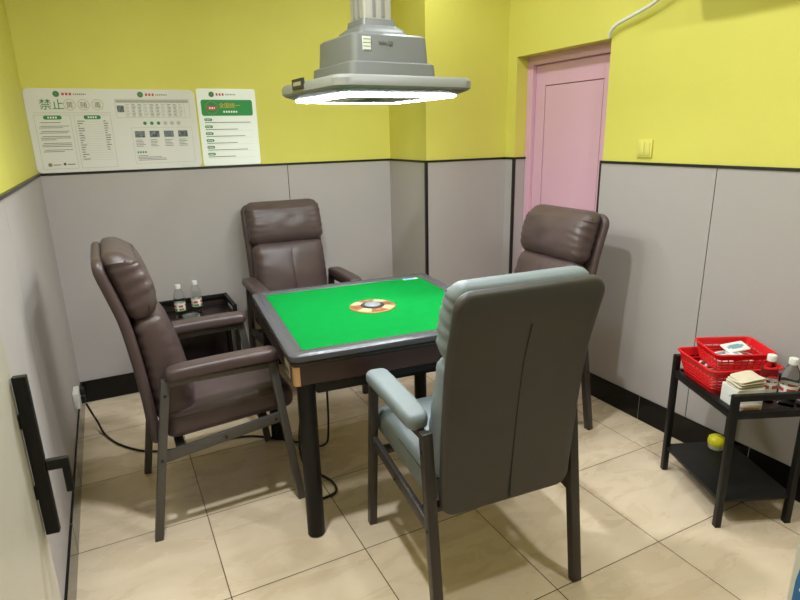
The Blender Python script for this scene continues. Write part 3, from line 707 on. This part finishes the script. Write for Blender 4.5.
s.disc(.065, .045, .010, 6); s.line(.08, .115, .042, .004, 1); s.disc(.135, .047, .007, 1); s.line(.148, .185, .043, .004, 1)
# right half: price table, row of dots, four photos
s.frame(.425, .285, .815, .385, .0015, 2); s.rect(.43, .365, .81, .380, 2, .5)
for i in range(11): s.line(.475 + i * .031, .4765 + i * .031, .288, .094, 2)
for i in range(10):
    for k in range(9): s.line(.479 + i * .031, .479 + i * .031 + .012 + rn.random() * .008, .355 - k * .0078, .0026, 1 if i % 3 else 2)
s.rect(.433, .315, .468, .350, 7)
for i in range(3): s.disc(.565 + i * .036, .255, .0095, 0)
for i in range(3): s.ringo(.673 + i * .036, .255, .0105, .0018, 6); s.disc(.673 + i * .036, .255, .006, 2)
s.frame(.49, .035, .815, .232, .0012, 2)
for i in range(4):
    x = .505 + i * .077; s.rect(x, .178, x + .052, .213, 7)
    for k in range(5): s.line(x, x + .03 + rn.random() * .02, .163 - k * .0085, .0024, 1)
s.words(.505, .560, .092, .010, 0)
for k in range(4): s.line(.505, .66 - rn.random() * .06 - (.05 if k == 0 else 0), .076 - k * .008, .0024, 1)
finish('small_print', s.bm, PM, nb, False)
for x0, x1 in ((.072, .158), (.262, .345)):
    s = Sheet(1); s.pill(x0, .279, x1, .299, 0); s.words(x0 + .020, x1 - .018, .2845, .009, 5, 1); finish('heading_pill', s.bm, PM, nb, False)
# white notice at the right
nw = thing('notice_board', 'white wall notice with a green banner and orange heading', 'notice', (.862, 0, Z0 + .001), 0, 'notices on the yellow back wall')
board(nw, 'board', 0, .343, 0, .440, .012, BRDW)
emblem(nw, .085, .408)
s = Sheet(1); s.pill(.020, .288, .320, .378, 8, 0, .012); finish('banner', s.bm, PM, nw, False)
s = Sheet(2); s.ringo(.080, .333, .037, .003, 6, 1); s.disc(.080, .350, .010, 0, 1); s.rect(.052, .322, .108, .342, 3, 1.5); s.words(.064, .098, .326, .011, 5, 2.2); finish('banner_emblem', s.bm, PM, nw, False)
s = Sheet(2); text_into(s.bm, '全国统一', .185, .334, .032, 4, s.y); s.words(.145, .232, .305, .011, 5); finish('banner_text', s.bm, PM, nw, False)
s = Sheet()
for i in range(6):
    zz = .258 - i * .0395; s.pill(.030, zz, .075, zz + .015, 0); s.words(.037, .068, zz + .004, .006, 5, 1); s.line(.032, .30 - (rn.random() * .11 + .02 if i else 0), zz - .010, .0035, 1); s.line(.032, .31, zz - .017, .0006, 2)
finish('small_print', s.bm, PM, nw, False)
# ------------------------------------------------------------------ switch, socket, cables, pipe, air conditioner
SWM = mat('switch_yellowed', (.70, .63, .15), .4)
t = thing('light_switch', 'yellowish double light switch plate on the yellow right wall', 'switch', (W, -1.637, 1.375))
bm = bmesh.new(); box(bm, (-.010, -.043, 0), (0, .043, .086), .003); finish('switch_plate', bm, SWM, t)
for s_ in (-1, 1): bm = bmesh.new(); box(bm, (-.0135, s_ * .0165 - .0155, .012), (-.009, s_ * .0165 + .0155, .074), .0015); finish('rocker', bm, SWM, t)
t = thing('power_adapter', 'white socket adapter on the left wall near the back corner', 'adapter', (.010, -.51, .232))
bm = bmesh.new(); box(bm, (0, -.065, -.030), (.030, .05, .055), .006); finish('adapter_body', bm, WHT, t)
for k in (-.01, .02, .05): bm = bmesh.new(); box(bm, (.0315, .015, k), (.0335, .04, k + .012), .001); finish('socket_slot', bm, DARKP, t)
for k in range(2): bm = bmesh.new(); box(bm, (.032, -.012, -.02 + k * .045), (.052, .022, .010 + k * .045), .004); finish('plug', bm, BLK, t)
def cable(label, pts, r, m, n=10):
    bm = bmesh.new(); tube(bm, catmull(pts, n), r, 8); o = finish('power_cable', bm, m); tag(o, label, 'cable'); return o
cable('black cable running from the white adapter across the floor under the left armchair', [(.058, -.49, .19), (.075, -.47, .12), (.09, -.42, .04), (.12, -.52, .008), (.19, -.68, .006), (.33, -.83, .006), (.55, -.88, .006), (.80, -.92, .006), (1.0, -1.10, .006), (1.10, -1.22, .02), (1.12, -1.26, .15), (1.12, -1.27, .56)], .0055, BLK)
cable('black cable looping on the floor behind the near left table leg', [(1.02, -1.20, .57), (1.02, -1.21, .35), (.97, -1.26, .12), (.965, -1.32, .012), (1.00, -1.42, .006), (1.035, -1.52, .006), (1.02, -1.60, .006), (.93, -1.62, .006)], .006, BLK)
PIPE = mat('white_pipe', (.72, .72, .68), .5)
bm = bmesh.new(); tube(bm, catmull([(W - .012, -1.358, 1.962), (W - .022, -1.375, 1.985), (W - .03, -1.42, 2.012), (W - .035, -1.52, 2.035), (W - .04, -1.65, 2.07), (W - .05, -1.80, 2.14), (W - .06, -1.86, 2.2)], 8), .0085, 10)
o = finish('drain_hose', bm, PIPE); tag(o, 'thin white hose on the yellow wall rising from the pink door corner', 'hose')
t = thing('air_conditioner', 'white wall-mounted air conditioner high on the yellow right wall above the side table', 'air conditioner', (W, -2.25, 2.11))
bm = bmesh.new(); box(bm, (-.20, -.42, .0), (0, .42, .28), .02); finish('casing', bm, WHT, t)
bm = bmesh.new(); box(bm, (-.19, -.36, -.006), (-.10, .36, .004), .002); finish('louvre', bm, PIPE, t)
# ------------------------------------------------------------------ white and blue cabinet at the right edge
BLU = mat('blue_print', (.02, .16, .42), .4); CABW = mat('cabinet_white', (.68, .68, .62), .4)
t = thing('carton', 'tall white carton with blue print at the bottom right corner', 'carton', (1.478, -3.165, 0), -.10)
bm = bmesh.new(); box(bm, (0, -.30, 0), (.30, 0, .80), .004); cb = finish('carton_body', bm, CABW, t, False)
bm = bmesh.new(); v = [bm.verts.new((-.0012, y, z)) for y, z in ((-.012, .60), (-.018, .655), (-.035, .67), (-.06, .64), (-.10, .62), (-.28, .64), (-.28, .2), (-.012, .2))]; bm.faces.new(v); finish('blue_print', bm, BLU, t, False)
bm = bmesh.new(); v = [bm.verts.new((-.0020, y, z)) for y, z in ((-.022, .585), (-.032, .635), (-.040, .60), (-.036, .57))]; bm.faces.new(v); finish('white_print', bm, LGT, t, False)
